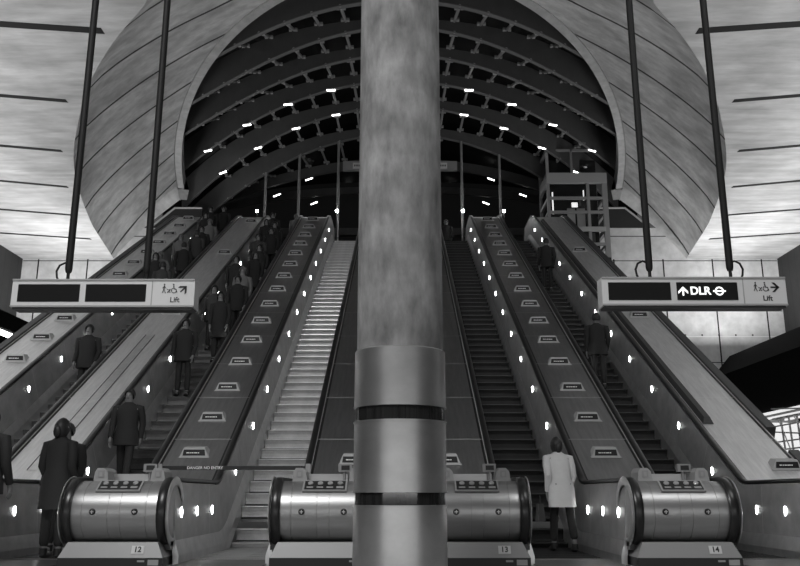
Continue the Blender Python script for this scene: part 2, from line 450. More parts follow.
# ------------------------------------------------------------------ sign boxes on the decks
def sign_box_parts():
    mb = MB(); a, b = .23, .165
    mb.hexa([(-a,0,0),(a,0,0),(a,.26,0),(-a,.26,0)], [(-b,.05,.15),(b,.05,.15),(b,.24,.13),(-b,.24,.13)])
    mb.box((-.24,-.02,-.004),(.24,.28,.012))
    body = mb.mesh('sign_body', M['boxgrey'])
    mb = MB(); 
    def on(x, t, o): return (x, t*.05/.15 - o, t - o*.3)
    def quad(x0, x1, t0, t1, o, mi, tp=0): mb.add([on(x0-tp,t0,o), on(x1+tp,t0,o), on(x1,t1,o), on(x0,t1,o)], [(0,1,2,3)], mi)
    quad(-.165,.165,.03,.12,.004,0,.015)
    x = -.12
    for w in (.05,.03,.04,.06,.03): quad(x, x+w-.008, .065,.08,.006,1); x += w
    face = mb.mesh('sign_face', [M['ink'], M['white']])
    return body, face
SBODY, SFACE = sign_box_parts()
def sign_box(x, Y, label, group):
    y, z = slope_pt(Y, .934)
    root = empty('sign_box', (x, y, z), label, 'sign', group); root.rotation_euler = (R(14), 0, 0)
    for n, me in (('body', SBODY), ('face', SFACE)):
        o = bpy.data.objects.new(n, me); C.objects.link(o); o.parent = root
    # wedge foot fills the angle between the tilted box and the steeper deck
    mb = MB(); mb.prism([(-.2,.0,0),(-.2,.27,0),(-.2,.25,.065)], (.4,0,0))
    o = bpy.data.objects.new('foot', FOOT); C.objects.link(o); o.parent = root
    return root
mb = MB(); mb.prism([(-.2,.0,.002),(-.2,.26,.002),(-.2,.0,.0005)], (.4,0,0)); FOOT = mb.mesh('foot', M['plate'])
for i in range(16):
    Y = 13.95 + i*1.155
    if Y > 30.6: break
    sign_box(-3.26, Y, f'{ORD[i]} sign box up the dark deck left of the stopped escalator, from drum 12', 'sign boxes left of the stopped escalator')
    sign_box(3.26, Y, f'{ORD[i]} sign box up the dark deck right of the column, from drum 14', 'sign boxes on the right dark deck')
    sign_box(-7.95, Y+.15, f'{ORD[i]} sign box from the bottom of the pale far left deck', 'sign boxes on the far left deck')
for i, (xa, Y) in enumerate(((-5.55, 20.3), (-5.5, 25.6), (-5.5, 29.8))):
    sign_box(xa, Y, 'lone sign box on the light left deck, ' + ('just right of the hanging sign end', 'half way up beside the crowd', 'at its upper end')[i], 'sign boxes on the plain left deck')
for i, (xa, Y) in enumerate(((5.95, 13.6), (5.75, 20.1), (5.7, 25.9))):
    sign_box(xa, Y, 'lone sign box on the light right deck, ' + ('lowest one by the frame edge', 'below the hanging direction sign', 'highest one near the lift tower')[i], 'sign boxes on the plain right deck')
# small sign boxes on the wide middle deck, one each side of the column
for s in (-1, 1):
    sign_box(s*.72, 13.75, f'dark-faced sign box on the middle deck just {"left" if s<0 else "right"} of the column', 'sign boxes on the middle deck')

# cup-shaped sensor on decks
# barrier tape
mb = MB(); mb.box((-3.0, 10.62, 1.085), (-1.12, 10.635, 1.135), 0)
text_mb(mb, 'DANGER NO ENTRY', .048, Matrix.Translation((-2.42, 10.617, 1.11)) @ FRONT, .001, 1, .0008)
for x in (-2.98, -1.14): mb.box((x-.03,10.6,.935),(x+.03,10.66,1.16),2)
tag(mb.build('barrier_strap', [M['black'], M['white'], M['plate']]), 'black barrier strap lettered DANGER NO ENTRY across the stopped escalator', 'barrier')

# ------------------------------------------------------------------ setting
CZ = EYE + 10.0
WY = 35.2
XW = 16.5
mb = MB(); mb.box((-XW-2,-6,-.3),(XW+2,WY,0)); struct(mb, 'floor', M['floor'])
# curves of the opening: rim (high) and outer edge (in the ceiling)
def rim_pt(t, span=13.5):      # t: -1 lower left .. 0 front .. 1 lower right
    t0 = R(-107.0)*0
    ph = t*R(90+span)
    u, v = 400 + 226*math.sin(ph), 155 - 191*math.cos(ph)
    hi = 13.4
    p = at_z(u, v, EYE+hi)
    if p.y > WY-.02:
        p = at_y(u, v, WY-.02)
    return p
EDGE = [(113,258),(92,225),(82,200),(75,176),(73,158),(75,138),(82,104),(94,72),(117,36),(135,16),(155,-2)]
EP = [at_z(u, v, CZ) for u, v in EDGE]
EP[0].y = WY-.02
def edge_curve(n):
    pts = list(EP); last = EP[-1]; prev = EP[-2]
    # close the nose with a half ellipse that leaves in the direction of the last piece
    yn = 11.2; k0 = last.x
    a = -k0; 
    nose = []
    for i in range(1, 9):
        q = R(90)*i/8
        nose.append(Vector((k0*math.cos(q)**.9 if i < 8 else 0, last.y - (last.y-yn)*math.sin(q)**1.05, CZ)))
    L_ = pts + nose
    full = L_ + [Vector((-p.x, p.y, p.z)) for p in L_[-2::-1]]
    # resample evenly
    d = [0]
    for i in range(1, len(full)): d.append(d[-1] + (full[i]-full[i-1]).length)
    out = []; j = 0
    for i in range(n+1):
        s = d[-1]*i/n
        while j < len(d)-2 and d[j+1] < s: j += 1
        k = (s-d[j])/(d[j+1]-d[j]); out.append(full[j].lerp(full[j+1], min(1,k)))
    for _ in range(2):
        out = [out[0]] + [(out[i-1]+out[i]*2+out[i+1])/4 for i in range(1, n)] + [out[-1]]
    return out
NS = 120
OUT = edge_curve(NS)
rim = [rim_pt(-1 + 2*i/400) for i in range(401)]
LIPR = [rim_pt(-1 + 2*i/NS) for i in range(NS+1)]
# re-pair the rim with the edge by arc length
def resample(pts, n):
    d = [0]
    for i in range(1, len(pts)): d.append(d[-1] + (pts[i]-pts[i-1]).length)
    out = []; j = 0
    for i in range(n+1):
        s = d[-1]*i/n
        while j < len(d)-2 and d[j+1] < s: j += 1
        out.append(pts[j].lerp(pts[j+1], min(1,(s-d[j])/(d[j+1]-d[j]))))
    return out
RIM = resample(rim, NS)
mb = MB(); NK = 12; vs = []
for i in range(NS+1):
    for k in range(NK+1):
        q = k/NK; a, b = OUT[i], RIM[i]
        p = a.lerp(b, q); p.z = a.z + (b.z-a.z)*(q**.82); vs.append(p)
mb.add(vs, [(i*(NK+1)+k, (i+1)*(NK+1)+k, (i+1)*(NK+1)+k+1, i*(NK+1)+k+1) for i in range(NS) for k in range(NK)], 0, True)
# turned-up rim lip
vs = []
for i in range(NS+1):
    p = LIPR[i]
    j0, j1 = max(0,i-1), min(NS,i+1); tn = (LIPR[j1]-LIPR[j0]); tn.z = 0; nn = Vector((-tn.y, tn.x, 0)).normalized()
    if nn.dot(Vector((-p.x, 30-p.y, 0))) < 0: nn = -nn
    if p.y > WY-.5: nn = Vector((-1 if p.x > 0 else 1, 0, 0))
    for dx, dz in ((-.0,-.0),(.0,-.05),(.04,-.0),(.30,-.02),(.36,.45),(.0,.5),(-.3,.45)): 
        q = p + nn*dx + Vector((0,0,dz)); q.y = min(q.y, WY-.02); vs.append(q)
mb.add(vs, [(i*7+k, (i+1)*7+k, (i+1)*7+(k+1), i*7+k+1) for i in range(NS) for k in range(6)], 1, False)
struct(mb, 'trim_1', [M['shell'], M['lip']])
bpy.data.objects['trim_1']['label'] = 'flared concrete shell round the oval roof opening, crossed by dark joints'
# ceiling with the opening
mb = MB(); Y0 = -6
vs = []
for i, p in enumerate(OUT):
    q = i/NS
    per = [(-XW, WY), (-XW, Y0), (XW, Y0), (XW, WY)]; d = [WY-Y0, 2*XW, WY-Y0]
    s = q*sum(d)
    if s <= d[0]: b = (-XW, WY-s)
    elif s <= d[0]+d[1]: b = (-XW + s-d[0], Y0)
    else: b = (XW, Y0 + s-d[0]-d[1])
    vs += [p, Vector((b[0], b[1], CZ)), Vector((p.x, p.y, CZ+.4)) if False else p + Vector((0,0,.25))]
fs = []
for i in range(NS):
    fs.append((i*3, i*3+1, (i+1)*3+1, (i+1)*3))
mb.add(vs, fs)
# corner fill
mb.add([(-XW,Y0,CZ),(-XW,Y0+2,CZ),(-XW+2,Y0,CZ)], [(0,1,2)]); mb.add([(XW,Y0,CZ),(XW,Y0+2,CZ),(XW-2,Y0,CZ)], [(0,1,2)])
for sx in (0, 1):        # slots
    for (u0,v0,u1,v1,w) in ((-30,22,103,31,.26),(-30,93,67,101,.2),(-30,143,62,151,.2),(-30,178,68,187,.2),(-30,207,72,215,.2),(-30,231,91,239,.2)):
        a, b = at_z(u0,v0,CZ-.004), at_z(u1,v1,CZ-.004)
        if a.x < -XW+.1: a = a.lerp(b, (-XW+.1-a.x)/(b.x-a.x))
        if sx: a.x, b.x = -a.x, -b.x
        mb.add([a+Vector((0,-w/2,0)), b+Vector((0,-w/2,0)), b+Vector((0,w/2,0)), a+Vector((0,w/2,0))], [(0,1,2,3)], 1)
struct(mb, 'ceiling', [M['ceil'], M['joint']])
# end walls either side of the escalators
def end_wall(s, name):
    mb = MB(); top = EYE + WY*math.tan(PITCH + math.atan((283-228)/FPX))
    xi = s*8.8 if s < 0 else s*6.55
    xo = s*(XW)
    mb.box((min(xi,xo), WY, 0), (max(xi,xo), WY+.4, top if False else CZ+.02))
    mb.box((min(s*8.8, s*12.9), WY, CZ+.02), (max(s*8.8, s*12.9), WY+.4, top))
    z = .6
    while z < top:
        mb.box((min(s*8.8, s*(XW-.02)), WY-.003, z), (max(s*8.8, s*(XW-.02)), WY+.01, z+.035), 2 if int(z*10)%2 else 1); z += 1.12
    x = s*9.0
    for i in range(4):
        xx = s*(9.35 + i*2.15)
        mb.box((xx-.03, WY-.004, .6), (xx+.03, WY+.01, CZ-.02), 1)
    for i in range(10):       # tie-bolt holes
        for zz in (6.3, 7.4, 8.55, 9.65):
            xx = s*(8.6+i*.72)
            mb.lathe([(0,-.004),(.04,-.004),(.04,.003)], (xx,WY,zz), 'y', 10, 1)
    struct(mb, name, [M['wall'], M['joint'], M['joint_l']])
end_wall(-1, 'wall_left'); end_wall(1, 'wall_right')
mb = MB(); mb.box((-XW-.3,-6,0),(-XW,WY+.4,CZ)); struct(mb, 'wall_far_left', M['dwall'])
mb = MB(); mb.box((XW,-6,0),(XW+.3,WY+.4,CZ)); struct(mb, 'wall_far_right', M['dwall'])
# dark parapet above each end wall with a pale coping
for s, nm in ((-1,'trim_2'),(1,'trim_3')):
    mb = MB()
    za = EYE + WY*math.tan(PITCH + math.atan((283-208)/FPX)); zb = EYE + WY*math.tan(PITCH + math.atan((283-228)/FPX))
    P = [(s*8.8,WY+.02,zb),(s*11.0,WY+.02,zb),(s*10.0,WY+.02,za),(s*8.8,WY+.02,za)]
    mb.prism(P, (0,.3,0), 0)
    mb.tube([(s*8.8,WY,za+.0),(s*10.0,WY,za),(s*11.0,WY,zb+.05)], .05, 1, 8)
    struct(mb, nm, [M['slabm'], M['alu']])
    bpy.data.objects[nm]['label'] = 'dark parapet above the end wall with a pale rail'
# upper landing
mb = MB(); mb.box((-8.6, 33.3, HT-.35),(8.75, WY+.4, HT)); mb.box((-10.5, WY+.4, HT-.35),(10.5, 50, HT)); mb.box((-6.4, 32.66, HT-.35),(6.4,33.3,HT-.04)) 
struct(mb, 'floor_upper', M['slabm'])
mb = MB(); mb.box((-14, 50, HT-.3),(14,50.4,22)); struct(mb, 'wall_back', M['slabm'])
mb = MB(); mb.box((-9, 44, HT+4.35),(9,44.4,HT+4.75)); mb.box((-9,44,HT+3.4),(9,44.2,HT+3.5))
struct(mb, 'trim_4', M['rib']); bpy.data.objects['trim_4']['label'] = 'dim horizontal beam across the upper hall'

# ------------------------------------------------------------------ canopy
def poly_fit(pts):     # v = c0 + c2 u^2 + c4 u^4 (u in hundreds of px) by least squares
    import itertools
    A = [[1, (u/100)**2, (u/100)**4] for u, v in pts]; b = [v for u, v in pts]
    if len(pts) == 2: A = [[r[0], r[1]] for r in A]
    n = len(A[0]); G = [[sum(A[k][i]*A[k][j] for k in range(len(A))) + (1e-6 if i==j else 0) for j in range(n)] + [sum(A[k][i]*b[k] for k in range(len(A)))] for i in range(n)]
    for i in range(n):
        p = G[i][i]; G[i] = [g/p for g in G[i]]
        for j in range(n):
            if j != i: f = G[j][i]; G[j] = [x-f*y for x, y in zip(G[j], G[i])]
    c = [G[i][n] for i in range(n)] + [0]*(3-n)
    return lambda u: c[0] + c[1]*(u/100)**2 + c[2]*(u/100)**4
# offsets from the middle, heights: lower and upper edge of each rib's face
RIBS = [
 ([(41,2.5),(100,16),(150,37.5),(180,53)], [(41,-14),(100,-6),(150,8),(180,24)], 21.0, 24.2, 185),
 ([(41,30),(100,45),(150,70),(200,97)], [(41,20),(100,29),(150,45),(173,55),(200,72)], 23.4, 27.0, 205),
 ([(41,57),(100,72.5),(150,95),(200,124),(214,132)], [(41,47.5),(100,59),(150,75),(200,101)], 25.8, 30.0, 214),
 ([(41,83),(100,99),(150,122.5),(175,137),(210,164)], [(41,74.5),(100,84),(150,101),(200,130)], 28.2, 34.8, 217),
 ([(41,109),(100,126),(133,141),(177,172),(205,196)], [(41,101),(100,111),(150,132),(190,157)], 30.6, 35.8, 214),
 ([(41,137),(64,142),(102,156),(139,176),(178,203),(200,222)], [(41,129),(100,141),(150,163),(200,200)], 33.0, 36.8, 210),
 ([(41,168),(100,178),(150,193),(190,208)], [(41,160),(100,169),(150,184),(190,200)], 36.6, 39.0, 200),
 ([(41,193),(100,197),(150,205),(180,212)], [(41,187),(100,190),(150,198),(180,206)], 40.5, 42.0, 190),
]
canopy = empty('canopy_roof', (0, 28, CZ), 'dark arched steel and glass canopy seen through the oval roof opening', 'canopy')
RC = []
for (lo, hi, yc, ye, ue) in RIBS:
    fl, fh = poly_fit(lo), poly_fit(hi)
    def pt(u, f, yc=yc, ye=ye, ue=ue): return at_y(400+u, f(abs(u)), yc + (ye-yc)*(u/ue)**2)
    RC.append((pt, fl, fh, ue))
def solve(pt, f, x):      # find u whose world x is given
    lo_, hi_ = 0, 330
    for _ in range(40):
        m_ = (lo_+hi_)/2
        if pt(m_, f).x < x: lo_ = m_
        else: hi_ = m_
    return lo_
for k, (pt, fl, fh, ue) in enumerate(RC):
    mb = MB(); n = 40; U = ue*1.02; vs = []; fsx = []
    line = []
    for i in range(n+1):
        u = -U + 2*U*i/n
        a, b = pt(u, fl), pt(u, fh); 
        if b.z < a.z + .15: b.z = a.z + .15
        bk = Vector((0,.12,.0))
        vs += [a, b, b+bk, a+bk]; line.append(a)
    mb.add(vs, [(i*4+j, i*4+(j+1)%4, (i+1)*4+(j+1)%4, (i+1)*4+j) for i in range(n) for j in range(4)], 0, True)
    mb.add(vs[:4], [(0,1,2,3)]); mb.add(vs[-4:], [(0,1,2,3)])
    fl_ = MB(); vv = []
    for i in range(n+1):
        a = line[i]; vv += [a+Vector((0,-.03,-.03)), a+Vector((0,-.03,.0)), a+Vector((0,.14,.0)), a+Vector((0,.14,-.03))]
    rb = mb.build('rib', M['rib'], canopy)
    fl_.add(vv, [(i*4+j, i*4+(j+1)%4, (i+1)*4+(j+1)%4, (i+1)*4+j) for i in range(n) for j in range(4)])
    fl_.build('flange', M['flange'] if k < 6 else M['rib'], rb)
ns = 0; anchors = {}
for k in range(len(RC)-1):
    p0, f0l, f0h, u0 = RC[k]; p1, f1l, f1h, u1 = RC[k+1]
    for i in range(-9, 10):
        if ns > 98: break
        x = .86*i; s = 1 if i > 0 else -1
        ua, ub = solve(p0, f0l, abs(x)), solve(p1, f1h, abs(x))
        if ua > u0*1.0 or ub > u1*.98: continue
        a, b = p0(s*ua, f0l), p1(s*ub, f1h); a.x = b.x = x
        if k >= 6: continue
        mb = MB(); dn = (b-a).normalized()
        mb.tube([a, b], .05, 0, 6)
        for q in (.12, .88):
            c = a.lerp(b, q)
            for sx in (-1, 1): mb.box((c.x+sx*.09-.045, c.y-.06, c.z-.05), (c.x+sx*.09+.045, c.y+.06, c.z+.03), 0)
        mb.build('purlin', M['strut'], canopy); ns += 1
        anchors[(k, i)] = a
# glass skin above the ribs
mb = MB(); n = 36; vs = []
for (pt, fl, fh, ue) in RC:
    for i in range(n+1):
        u = (-1 + 2*i/n)*ue*1.12; p = pt(u, fh); q = pt(u, fl); p.z = max(p.z, q.z+.15) + .25; vs.append(p)
mb.add(vs, [(k*(n+1)+i, k*(n+1)+i+1, (k+1)*(n+1)+i+1, (k+1)*(n+1)+i) for k in range(len(RC)-1) for i in range(n)], 0, True)
front = [v.copy() for v in vs[:n+1]]
mb.add(front + [Vector((v.x*1.05, v.y-2.2, v.z-.2)) for v in front], [(i, i+1, n+2+i, n+1+i) for i in range(n)], 0, True)
mb.build('glass_skin', M['glass'], canopy)

# lamps on the ribs
def batten(p, tilt, label, group, w=.36):
    root = empty('batten_light', p, label, 'light', group)
    root.rotation_euler = (0, tilt, 0)
    for nm, a, b, m in (('housing', (-w/2,-.05,.0), (w/2,.05,.05), 'dimalu'), ('tube', (-w/2+.02,-.03,-.03), (w/2-.02,.03,.0), 'tube')):
        mb = MB(); mb.box(a, b); o = bpy.data.objects.new(nm, mb.mesh(nm, M[m])); C.objects.link(o); o.parent = root
    return root
for k, idx, nm in ((3, (3,5,7,9), 'fourth'), (4, (3,5,7,8), 'fifth')):
    pt, fl, fh, ue = RC[k]
    for s in (-1, 1):
        for j, i in enumerate(idx):
            us = {3:(69,112,153,192), 4:(64,104,142,177)}[k][j]
            p = pt(s*us, fl); q = pt(s*(us+4), fl)
            tl = -math.atan2(q.z-p.z, abs(q.x-p.x)*(1 if s > 0 else 1))*(1 if s > 0 else -1)
            p.z -= .04
            batten(p, tl, f'short bright batten under the {nm} canopy arch, {["nearest","second","third","fourth"][j]} from the column on the {"left" if s<0 else "right"}', 'battens under the canopy arches')
for s in (-1, 1):
    for (u, v, Y, wd) in ((91,179,38,'upper'), (52,191,41,'innermost'), (86,203,41.5,'lowest'), (123,195,38.5,'outermost')):
        p = at_y(400+s*u, v, Y)
        batten(p, R(22)*s, f'{wd} of the distant batten lights beyond the glass front, {"left" if s<0 else "right"} of the column', 'distant battens beyond the glass front', .4)

# glazed front posts under the last arch with a floor lamp at the foot of each
for (x, nm) in ((-5.9,'far left'), (-4.35,'left of the sign box deck top'), (-2.62,'nearest the column on the left'), (2.62,'nearest the column on the right'), (4.3,'second right of the column')):
    pt, fl, fh, ue = RC[5]; u = solve(pt, fl, abs(x)); zt = pt(u, fl).z; yt = pt(u, fl).y
    mb = MB(); mb.tube([(x, yt, HT), (x, yt, zt)], .055, 0, 10); mb.lathe([(.0,.03),(.13,.03),(.13,0)], (x,yt,HT), 'z', 16)
    tag(mb.build('facade_post', M['dimalu']), f'slim vertical post under the last arch, {nm}', 'post', 'posts under the last arch')
for (u, v, nm) in ((257,211,'at the head of the left light deck'), (337,211,'just left of the column'), (463,211,'just right of the column'), (504,211,'between the two right escalators')):
    p = at_y(u, v, 32.6)
    root = empty('spot_lamp', p, f'bright glowing lamp at the top landing {nm}', 'lamp', 'lamps along the top landing')
    for n_, fn, m_ in (('bulb', lambda m: m.ball((0,0,0), .06), 'bulb'), ('stem', lambda m: m.tube([(0,.03,-(p.z-HT)),(0,.03,-.05)], .02), 'darkgrey')):
        m = MB(); fn(m); o = bpy.data.objects.new(n_, m.mesh(n_, M[m_])); C.objects.link(o); o.parent = root

# small hanging sign high behind the column
root = empty('hanging_sign', (0, 33.2, 15.2), 'small direction sign hung high up behind the column', 'sign')
a, b = at_y(343,161,33.2), at_y(459,170,33.2)
mb = MB(); mb.box((a.x,33.2,b.z),(-a.x,33.4,a.z)); mb.build('sign_box', M['dimalu'], root)
for s in (-1,1):
    mb = MB(); mb.box((min(s*1.55,s*2.0),33.19,b.z+.06),(max(s*1.55,s*2.0),33.21,a.z-.08))
    for i in range(4): mb.box((s*1.78-.16+.09*i,33.185,b.z+.16),(s*1.78-.11+.09*i,33.195,b.z+.24),1)
    mb.build('sign_panel', [M['face'], M['ink']], root)
    mb = MB(); mb.tube([(s*1.2,33.3,a.z),(s*1.2,33.3,a.z+1.2)], .03); mb.build('hanger', M['darkgrey'], root)

# ------------------------------------------------------------------ the column
col = empty('round_column', (0, 8, 0), 'massive round concrete column with polished steel base, standing in the middle', 'column')
def rad_at(px_half, v, Y=8.0):
    p = at_y(400+px_half, v, Y); return p.x
RC0 = 40.2/836*math.hypot(8, 5.2)*.998
r_conc = .415
mb = MB()
zt = EYE + 7.57*math.tan(PITCH + math.atan((283-346)/FPX))
r_s = .434
mb = MB(); mb.lathe([(r_conc, zt-.05), (r_conc, CZ)], (0,8,0), 'z', 96); mb.build('concrete_shaft', M['column'], col)
bands = []
for v0, v1 in ((403,420),(491,507)):
    bands.append(tuple(EYE + 7.57*math.tan(PITCH + math.atan((283-v)/FPX)) for v in (v1, v0)))
prof = [(0,zt-.02),(r_conc,zt-.02),(r_s-.01,zt),(r_s,zt-.01)]
mb = MB(); mb.lathe([(r_conc-.01,zt+.012),(r_s-.012,zt+.012),(r_s,zt),(r_s,bands[0][1])], (0,8,0), 'z', 96)
mb.lathe([(r_s,bands[0][0]),(r_s,bands[1][1])], (0,8,0), 'z', 96); mb.lathe([(r_s,bands[1][0]),(r_s,0.0)], (0,8,0), 'z', 96)
mb.build('steel_cladding', M['clad'], col)
for a, b in bands:
    mb = MB(); mb.lathe([(r_s,a),(r_s+.008,a),(r_s+.008,a+.012),(r_s-.012,a+.014)], (0,8,0), 'z', 96, 1)
    mb.lathe([(r_s-.012,a+.014),(r_s-.012,b-.014)], (0,8,0), 'z', 96, 0)
    mb.lathe([(r_s-.012,b-.014),(r_s+.008,b-.012),(r_s+.008,b),(r_s,b)], (0,8,0), 'z', 96, 1)
    mb.build('glass_band', [M['bandglass'], M['clad']], col)

# ------------------------------------------------------------------ hanging direction signs
def arrow(mb, T, ang, L_=.14, w=.02, mi=0):
    A = T @ Matrix.Rotation(ang, 4, 'Y')
    def q(pts): 
        P = [A @ Vector((x, 0, z)) for x, z in pts]; d = (T.to_3x3() @ Vector((0,-.004,0)))
        mb.prism(P, d, mi)
    h = L_/2
    q([(-w/2,-h),(w/2,-h),(w/2,h-.01),(-w/2,h-.01)])
    q([(0,h),(-.055,h-.055),(-.055,h-.085),(0,h-.03)]); q([(0,h),(0,h-.03),(.055,h-.085),(.055,h-.055)])
def icons(mb, T, mi=0):
    d = T.to_3x3() @ Vector((0,-.004,0))
    def poly(pts, dx=0): mb.prism([T @ Vector((x+dx,0,z)) for x, z in pts], d, mi)
    def disc(cx, cz, r, n=12): poly([(cx+r*math.cos(2*math.pi*k/n), cz+r*math.sin(2*math.pi*k/n)) for k in range(n)])
    def stroke(a, b, w=.009):
        ax, az = a; bx, bz = b; l = math.hypot(bx-ax, bz-az); nx, nz = -(bz-az)/l*w/2, (bx-ax)/l*w/2
        poly([(ax+nx,az+nz),(bx+nx,bz+nz),(bx-nx,bz-nz),(ax-nx,az-nz)])
    # walker
    disc(-.13,.065,.011); stroke((-.13,.05),(-.133,.0),.016); stroke((-.133,.0),(-.11,-.06)); stroke((-.133,.0),(-.155,-.055)); stroke((-.13,.04),(-.105,.01),.007); stroke((-.13,.04),(-.155,.012),.007)
    # pushchair
    stroke((-.09,.0),(-.06,-.02),.008); stroke((-.06,-.02),(-.045,.0),.012); disc(-.078,-.045,.009); disc(-.05,-.045,.009); stroke((-.078,-.04),(-.05,-.02),.006)
    # wheelchair
    disc(-.002,.065,.011)
    stroke((0,.05),(.005,.0),.013); stroke((.005,.0),(.035,-.0),.01); stroke((.035,0),(.05,-.05),.01)
    n = 14
    for k in range(n-4):
        a0, a1 = R(120+k*22), R(120+(k+1)*22); r = .036
        stroke((.008+r*math.cos(a0),-.02+r*math.sin(a0)), (.008+r*math.cos(a1),-.02+r*math.sin(a1)), .009)
def direction_sign(uL, uR, v0, v1, label, dlr, roll=0.0):
    Y = 9.3; c = at_y((uL+uR)/2, (v0+v1)/2, Y); w = at_y(uR, v0, Y).x - at_y(uL, v0, Y).x
    h = at_y(uL, v0, Y).z - at_y(uL, v1, Y).z
    root = empty('direction_sign', c, label, 'sign', 'hanging direction signs')
    root.rotation_euler = (0, roll, 0)
    x0, x1 = -w/2, w/2
    def P(mb, name, mats, par=root):
        o = bpy.data.objects.new(name, mb.mesh(name, mats)); C.objects.link(o); o.parent = par; return o
    mb = MB(); mb.box((x0,0,-h/2),(x1,.22,h/2)); mb.box((x0,-.012,-h/2),(x1,0,-h/2+.02),1); mb.box((x0,-.012,h/2-.02),(x1,0,h/2),1)
    mb.box((x0+.02,.01,-h/2-.025),(x1-.02,.2,-h/2),2)
    body = P(mb, 'sign_case', [M['face'], M['plate'], M['darkgrey']])
    s1, s2, s3, s4 = x0+w*.034, x0+w*.372, x0+w*.405, x0+w*.735
    for a, b in ((s1,s2),(s3,s4)):
        mb = MB(); mb.box((a,-.006,-h*.31),(b,.002,h*.31)); P(mb, 'display_screen', M['screen'])
    mb = MB(); mb.box((x0+w*.765,-.004,-h/2+.02),(x0+w*.77,0,h/2-.02)); P(mb, 'panel_joint', M['plate'])
    xi = x0 + w*.885
    mb = MB(); T = Matrix.Translation((xi-.0,-.002,h*.14))
    icons(mb, T @ Matrix.Scale(.82,4)); arrow(mb, Matrix.Translation((xi+.115,-.002,h*.14)), R(90) if dlr else R(45), .10, .016)
    text_mb(mb, 'Lift', .085, Matrix.Translation((xi+.02,-.003,-h*.25)) @ FRONT, .002, 0, .001)
    P(mb, 'lift_lettering', M['ink'])
    if dlr:
        mb = MB(); cx = (s3+s4)/2
        arrow(mb, Matrix.Translation((s3+.07,-.008,0)), 0, .105, .02)
        text_mb(mb, 'DLR', .128, Matrix.Translation((s3+.268,-.009,0)) @ FRONT, .003, 0, .003)
        ring = []; rx = s3 + .485
        for k in range(28):
            a0, a1 = 2*math.pi*k/28, 2*math.pi*(k+1)/28
            mb.prism([(rx+r*math.cos(a),-.008,r*math.sin(a)) for r, a in ((.034,a0),(.052,a0),(.052,a1),(.034,a1))], (0,-.004,0))
        mb.box((rx-.072,-.0125,-.009),(rx+.072,-.0085,.009))
        P(mb, 'route_lettering', M['glyph'])
    for f, s in ((.28,-1),(.715,1)) if not dlr else ((.28,-1),(.725,1)):
        mb = MB(); x = x0 + w*f; zt_ = CZ - c.z
        mb.tube([(x,.1,h/2+.10),(x,.1,h/2+.13),(x,.1,h/2+.16),(x,.1,zt_)], [.03,.04,.042,.042], 0, 12)
        mb.tube([(x,.1,h/2-.01),(x,.1,h/2+.12)], .02, 0, 8)
        P(mb, 'hanger_pole', M['rod'])
    for f, s in (((.285,-1),) if not dlr else ((.275,-1),(.725,1))):
        x = x0 + w*f
        mb = MB(); mb.tube([(x,.1,h/2+.19),(x+s*.06,.1,h/2+.22),(x+s*.12,.1,h/2+.19),(x+s*.15,.1,h/2+.12),(x+s*.14,.1,h/2+.05),(x+s*.11,.1,h/2-.01)], .013, 0, 8)
        P(mb, 'cable', M['rod'])
    return root
direction_sign(12, 194, 279, 307, 'hanging direction sign at the left with two blank panels and a Lift arrow', False)
direction_sign(602.5, 786, 277, 305.5, 'hanging direction sign at the right reading DLR with a roundel and Lift', True)

# ------------------------------------------------------------------ lift tower at the top right
LY = 33.35
lt = empty('lift_tower', (7.5, LY+1, 0), 'glass lift tower with steel frame beside the top of the right escalators', 'lift')
def fx(u, v, Y=LY): return at_y(u, v, Y)
xa, xb = 6.28, 8.62
zt_, zb_ = fx(549,149).z, 3.0
d2 = LY+1.9
def bar(name, x0,x1,y0,y1,z0,z1, m='dimalu'):
    mb = MB(); mb.box((x0,y0,z0),(x1,y1,z1)); return mb.build(name, M[m], lt)
zr = fx(552,174).z
for (x, y, z1) in ((xa,LY,zt_),(xb,LY,zr),(xa,d2-.12,zt_),(xb,d2-.12,zr)):
    bar('corner_post', x-.06, x+.06 if x==xa else x+.16, y, y+.12, zb_, z1)
bar('middle_post', 6.28+1.62, 6.28+1.74, LY, LY+.12, zb_, fx(0,183).z, 'dimalu')
bar('top_rail', xa-.06, xa+2.1, LY, LY+.1, zt_-.1, zt_); bar('top_rail', xa-.06, xa+.06, LY, d2, zt_-.1, zt_)
bar('top_rail', xa-.06, xb, d2-.1, d2, zt_-.1, zt_)
bar('top_post', xa+1.0, xa+1.08, LY, LY+.1, fx(0,174).z, zt_)
bar('fascia_beam', xa-.06, xb+.16, LY-.03, LY+.14, fx(0,183).z, fx(0,173).z, 'plate')
bar('fascia_beam', xa-.06, xa+.06, LY+.15, d2, fx(0,183).z, fx(0,173).z, 'plate')
for v in (198, 212, 229, 244, 260):
    z = fx(0, v).z; t = .06 if v != 229 else .1
    bar('cross_rail', xa, xb, LY-.02, LY+.08, z-t, z+t, 'alu' if v in (229,260) else 'dimalu')
    bar('cross_rail', xa-.05, xa+.05, LY+.15, d2, z-t, z+t, 'dimalu')
    bar('cross_rail', xb-.02, xb+.1, LY+.15, d2, z-t, z+t, 'dimalu')
bar('shaft_glass', xa+.07, xb-.07, LY+.9, LY+.92, zb_, zt_-.15, 'liftglass')
for i,(x0,x1) in enumerate(((6.95,7.3),(7.36,7.72))):
    bar('shaft_panel', x0+.15, x1+.13, LY+.3, LY+.34, fx(0,228).z, fx(0,206).z, 'plate')
bar('car_lamp', 6.52, 6.57, LY+.5, LY+.55, fx(0,210).z, fx(0,188).z, 'glow')
bar('car_lamp', 7.35, 7.6, LY+.5, LY+.55, fx(0,203).z, fx(0,198.5).z, 'glow')
bar('car_lamp', 7.86, 7.9, LY+.5, LY+.55, fx(0,196).z, fx(0,186).z, 'glow')
